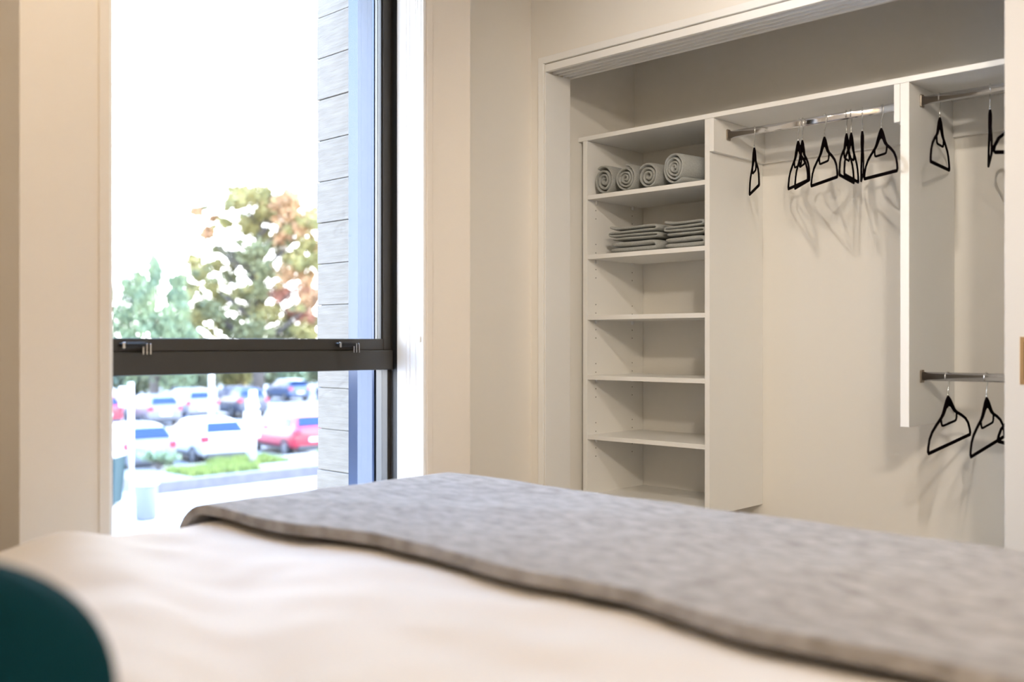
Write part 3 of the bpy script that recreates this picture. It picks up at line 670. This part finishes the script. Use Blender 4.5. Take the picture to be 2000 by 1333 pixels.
# stations: (x along the length, belt z, roof z, half width)  front is +x
HATCH = [(-2.05,.86,.92,.74),(-1.98,.98,1.04,.80),(-1.75,1.00,1.38,.84),(-1.35,.99,1.49,.86),(-.5,.96,1.53,.87),(.25,.94,1.49,.87),(.75,.93,1.26,.87),(1.15,.92,.96,.86),(1.75,.82,.85,.83),(2.02,.66,.68,.74),(2.08,.52,.53,.66)]
SUV = [(-2.2,.95,1.0,.80),(-2.12,1.08,1.16,.86),(-1.95,1.10,1.50,.89),(-1.6,1.09,1.66,.91),(-.5,1.07,1.70,.92),(.35,1.05,1.66,.92),(.85,1.04,1.40,.92),(1.25,1.03,1.08,.91),(1.9,.95,.98,.88),(2.2,.74,.76,.80),(2.26,.56,.57,.72)]
def car(name, st, pm, pos, ang, label, dark_low=True):
    o = empty(name, (pos[0], pos[1], GZ+.002), ang); tag(o, label, 'car', 'parked cars')
    N = len(st); vs = []; fs = []; K = 9
    zb = .26 if st is HATCH else .32
    sec = []
    for (x, bz, rz, hw) in st:
        tum = .74 if rz-bz > .2 else .9
        ring = [(x, 0, zb), (x, hw*.90, zb), (x, hw, zb+.16), (x, hw*1.0, (zb+bz)/2+.06), (x, hw*.95, bz), (x, hw*tum+.0, rz-.05*(rz-bz > .2)), (x, hw*(tum-.10), rz), (x, hw*.3, rz+.015), (x, 0, rz+.02)]
        sec.append(ring)
    for ring in sec:
        full = ring + [(p[0], -p[1], p[2]) for p in ring[-2:0:-1]]; vs += full
    n = 16
    for i in range(N-1):
        for j in range(n): fs.append((i*n+j, (i+1)*n+j, (i+1)*n+(j+1) % n, i*n+(j+1) % n))
    fs += [tuple(range(n)), tuple(range((N-1)*n, N*n))[::-1]]
    b = MB().add(vs, fs).build('body', pm, o, smooth=True)
    ss = b.modifiers.new('s', 'SUBSURF'); ss.levels = 1; ss.render_levels = 2
    def panel(nm, q, m, off=.02, par=o):
        q = [Vector(p) for p in q]; nrm = (q[1]-q[0]).cross(q[3]-q[0]).normalized(); c = sum(q, Vector())/4
        if nrm.dot(c-Vector((0, 0, .7))) < 0: nrm = -nrm
        v_ = [p-nrm*.03 for p in q]+[p+nrm*off for p in q]
        return MB().add(v_, [(3,2,1,0),(4,5,6,7),(0,1,5,4),(1,2,6,5),(2,3,7,6),(3,0,4,7)]).build(nm, m, par, bevel=.012)
    def lerp(a, b_, t): return tuple(a[k]+(b_[k]-a[k])*t for k in range(3))
    for s_ in (1, -1):
        def P(i, j): p = sec[i][j]; return (p[0], p[1]*s_, p[2])
        def sidew(x0, x1, tl=0, tr=0):
            def at(x, t):
                for i in range(N-1):
                    if st[i][0] <= x <= st[i+1][0]:
                        k = (x-st[i][0])/(st[i+1][0]-st[i][0]); return lerp(lerp(P(i, 4), P(i+1, 4), k), lerp(P(i, 5), P(i+1, 5), k), t)
            panel('side_window', [at(x0, .12), at(x1, .12), at(x1-tr, .86), at(x0+tl, .86)], M['cglass'], .008)
        sidew(-1.62, -1.0, .12, 0); sidew(-.92, -.1, 0, 0); sidew(-.02, .85, 0, .38)
        hw = st[1][3]
        tl = MB().box(st[1][0]-.06, st[1][0]+.22, min(s_*(hw-.24), s_*(hw+.0)), max(s_*(hw-.24), s_*(hw+.0)), st[1][1]-.20, st[1][1]+.02).build('tail_lamp', M['tail'], o, bevel=.03)
        MB().box(st[-2][0]-.2, st[-2][0]+.02, min(s_*.45, s_*.72), max(s_*.45, s_*.72), st[-2][1]-.14, st[-2][1]-.01).build('head_lamp', M['plate'], o, bevel=.03)
        MB().box(.62, .78, min(s_*(hw+.06), s_*(hw+.24)), max(s_*(hw+.06), s_*(hw+.24)), st[5][1]-.02, st[5][1]+.12).build('mirror', pm, o, bevel=.03)
        for x in (-1.25, 1.32):
            R_ = .33 if st is HATCH else .37; y0 = s_*(hw-.16); y1 = s_*(hw+.085)
            wv = MB()
            prof = [(R_*.55, 0), (R_*.9, 0), (R_, .04), (R_, .18), (R_*.92, .235), (R_*.62, .24), (R_*.6, .20)]
            nn = 20; v_ = []
            for (r, d) in prof:
                for j in range(nn): v_.append((x+r*math.cos(2*PI*j/nn), s_*(hw-.17+d), R_+r*math.sin(2*PI*j/nn)))
            f_ = [(i*nn+j, i*nn+(j+1) % nn, (i+1)*nn+(j+1) % nn, (i+1)*nn+j) for i in range(len(prof)-1) for j in range(nn)]
            wh = MB().add(v_, f_).build('wheel', M['tyre'], o, smooth=True)
            sp = MB()
            for a in range(5):
                c_, s2 = math.cos(a*2*PI/5), math.sin(a*2*PI/5); w_ = .045
                ya, yb = s_*(hw+.03), s_*(hw+.055)
                sp.add([(x+c_*.02-s2*w_, y, R_+s2*.02+c_*w_) for y in (ya, yb)]+[(x+c_*.02+s2*w_, y, R_+s2*.02-c_*w_) for y in (ya, yb)]+
                       [(x+c_*R_*.62-s2*w_*.8, y, R_+s2*R_*.62+c_*w_*.8) for y in (ya, yb)]+[(x+c_*R_*.62+s2*w_*.8, y, R_+s2*R_*.62-c_*w_*.8) for y in (ya, yb)],
                       [(0,2,6,4),(1,5,7,3),(0,4,5,1),(2,3,7,6),(4,6,7,5),(0,1,3,2)])
            nn2 = 20
            v_ = [(x+r*math.cos(2*PI*j/nn2), s_*(hw+.02+dd), R_+r*math.sin(2*PI*j/nn2)) for r, dd in ((R_*.5, 0), (R_*.63, 0), (R_*.63, .03), (R_*.5, .03)) for j in range(nn2)]
            sp.add(v_, [(a*nn2+j, a*nn2+(j+1) % nn2, ((a+1) % 4)*nn2+(j+1) % nn2, ((a+1) % 4)*nn2+j) for a in range(4) for j in range(nn2)])
            sp.build('hub', M['rim'], wh)
    # rear window, windscreen
    a, c = sec[1], sec[3]
    def R4(i, j, sgn, t): pass
    r0, r1 = sec[2], sec[3]
    w2 = st[2][3]
    panel('rear_window', [(st[1][0]+.055, -w2*.76, st[1][1]+.10), (st[1][0]+.055, w2*.76, st[1][1]+.10), (st[2][0]+.10, w2*.62, st[2][2]-.0), (st[2][0]+.10, -w2*.62, st[2][2]-.0)], M['cglass'], .07)
    panel('windscreen', [(st[7][0]-.06, -w2*.84, st[7][2]+.05), (st[7][0]-.06, w2*.84, st[7][2]+.05), (st[5][0]+.18, w2*.66, st[5][2]-.02), (st[5][0]+.18, -w2*.66, st[5][2]-.02)], M['cglass'], .04)
    xr = st[0][0]
    MB().box(xr-.06, xr+.25, -.70, .70, zb-.02, zb+.17).build('rear_bumper', M['bump'], o, bevel=.04)
    MB().box(xr-.035, xr+.1, -.26, .26, zb+.30, zb+.43).build('number_plate', M['plate'], o, bevel=.008)
    MB().box(-1.0, 1.0, -st[4][3]*.97, st[4][3]*.97, zb-.04, zb+.03).build('sill_trim', M['bump'], o, bevel=.02)
    return o
A1 = math.atan2(.12, -.99)
car('hatchback_car', HATCH, M['p_white'], (-32.0, 17.4), A1, 'white hatchback parked in the front row beside the red car')
car('hatchback_car', HATCH, M['p_red'], (-31.9, 20.9), A1, 'bright red hatchback behind the white sign post')
car('estate_car', HATCH, M['p_blue'], (-31.6, 14.6), A1, 'blue-grey car with blue rear window at the left of the front row')
car('suv_car', SUV, M['p_silver'], (-49.2, 25.9), A1, 'silver sport utility car in the second row')
car('suv_car', SUV, M['p_dark'], (-49.3, 28.9), A1, 'dark blue off-roader in the second row right of the lamp post')
car('hatchback_car', HATCH, M['p_grey'], (-47.6, 23.1), A1, 'dark silver hatchback in the second row behind the left post')
car('hatchback_car', HATCH, M['p_red'], (-49.0, 20.8), A1, 'red car at the left end of the second row')
car('hatchback_car', HATCH, M['p_navy'], (-60.5, 39.4), A1, 'navy car far off by the hedge')
car('hatchback_car', HATCH, M['p_navy'], (-58.5, 42.3), A1, 'second navy car farther right by the hedge')
car('hatchback_car', HATCH, M['p_white'], (-58.5, 23.6), A1, 'white car far back at the left end of the car park')

# ================================================================ outside: posts, lamp, bins
M['post'] = mat('white_post', (0.396, 0.39, 0.387), .5, bump=.05, bscale=20)
M['teal_bin'] = mat('green_bin_plastic', (.014, .032, .036), .6, bump=.05, bscale=20, spec=.2)
M['grey_bin'] = mat('grey_bin_metal', (.095, .105, .115), .6, bump=.05, bscale=20, spec=.2)
sp = empty('sign_post', (-24.5, 11.35, GZ+.03)); tag(sp, 'slim white post with a small side sign beside the green bin', 'post')
MB().tube([(0, 0, 0), (0, 0, 3.05)], .065, 12).build('pole', M['post'], sp, smooth=True)
MB().box(-.02, .02, -.30, -.07, 2.45, 2.95).build('sign_plate', M['post'], sp, bevel=.005)
sq = empty('sign_post', (-27.4, 16.6, GZ+.30)); tag(sq, 'white post carrying wide panels in front of the red car', 'post')
MB().tube([(0, 0, 0), (0, 0, 2.30)], .11, 12).build('pole', M['post'], sq, smooth=True)
v1 = RDIR
def slab(mb, cx, z0, z1, hw, t=.05):
    q = []
    for zz in (z0, z1):
        for a, b in ((-hw, -t), (hw, -t), (hw, t), (-hw, t)):
            p = RDIR*(a+cx)+FDIR*(b-.12); q.append((p.x, p.y, zz))
    mb.add(q, [(0,3,2,1),(4,5,6,7),(0,1,5,4),(1,2,6,5),(2,3,7,6),(3,0,4,7)])
m_ = MB(); slab(m_, 0, .85, 1.65, .24); m_.build('sign_panel', M['post'], sq, bevel=.01)
m_ = MB(); slab(m_, 0, 1.70, 2.02, .17); m_.build('sign_panel', M['post'], sq, bevel=.01)
sl = empty('street_lamp', (-40.5, 22.45, GZ)); tag(sl, 'tall street lamp with a flat white head among the parked cars', 'street lamp')
MB().tube([(0, 0, 0), (0, 0, 4.1)], [.13, .09], 12).build('pole', M['post'], sl, smooth=True)
hdm = MB()
a0 = RDIR*(-.55)+FDIR*(-.0); a1 = RDIR*.45
hdm.tube([(a1.x, a1.y, 3.95), (0, 0, 4.15), (a0.x*.5, a0.y*.5, 4.50), (a0.x, a0.y, 4.70)], [.14, .26, .28, .18], 10, flat=.35, up=Vector((0, 0, 1)))
hdm.build('lamp_head', M['white'], sl, smooth=True)
tb = empty('wheelie_bin', (-24.6, 10.75, GZ+.03), math.radians(44)); tag(tb, 'tall dark green wheelie bin at the left edge of the window view', 'bin')
def taper(mb, w0, d0, w1, d1, z0, z1):
    q = [(-w0, -d0, z0), (w0, -d0, z0), (w0, d0, z0), (-w0, d0, z0), (-w1, -d1, z1), (w1, -d1, z1), (w1, d1, z1), (-w1, d1, z1)]
    return mb.add(q, [(0,3,2,1),(4,5,6,7),(0,1,5,4),(1,2,6,5),(2,3,7,6),(3,0,4,7)])
taper(MB(), .30, .30, .38, .38, .05, 1.22).build('tub', M['teal_bin'], tb, bevel=.03)
MB().box(-.40, .40, -.42, .40, 1.225, 1.30).build('lid', M['post'], tb, bevel=.03)
for y in (-.22, .22): MB().tube([(-.33, y-.03, .12), (-.33, y+.03, .12)], .12, 14, up=Vector((0, 0, 1))).build('wheel', M['tyre'], tb)
b2 = empty('litter_bin', (-21.9, 10.5, GZ+.03)); tag(b2, 'round grey litter bin with a white rim on the pavement', 'bin')
MB().lathe([(.20, 0), (.235, .06), (.25, .75), (.24, .80)]).build('tub', M['grey_bin'], b2, smooth=True)
MB().lathe([(.25, .80), (.29, .83), (.29, .97), (.20, 1.03), (.05, 1.05)]).build('lid', M['post'], b2, smooth=True)
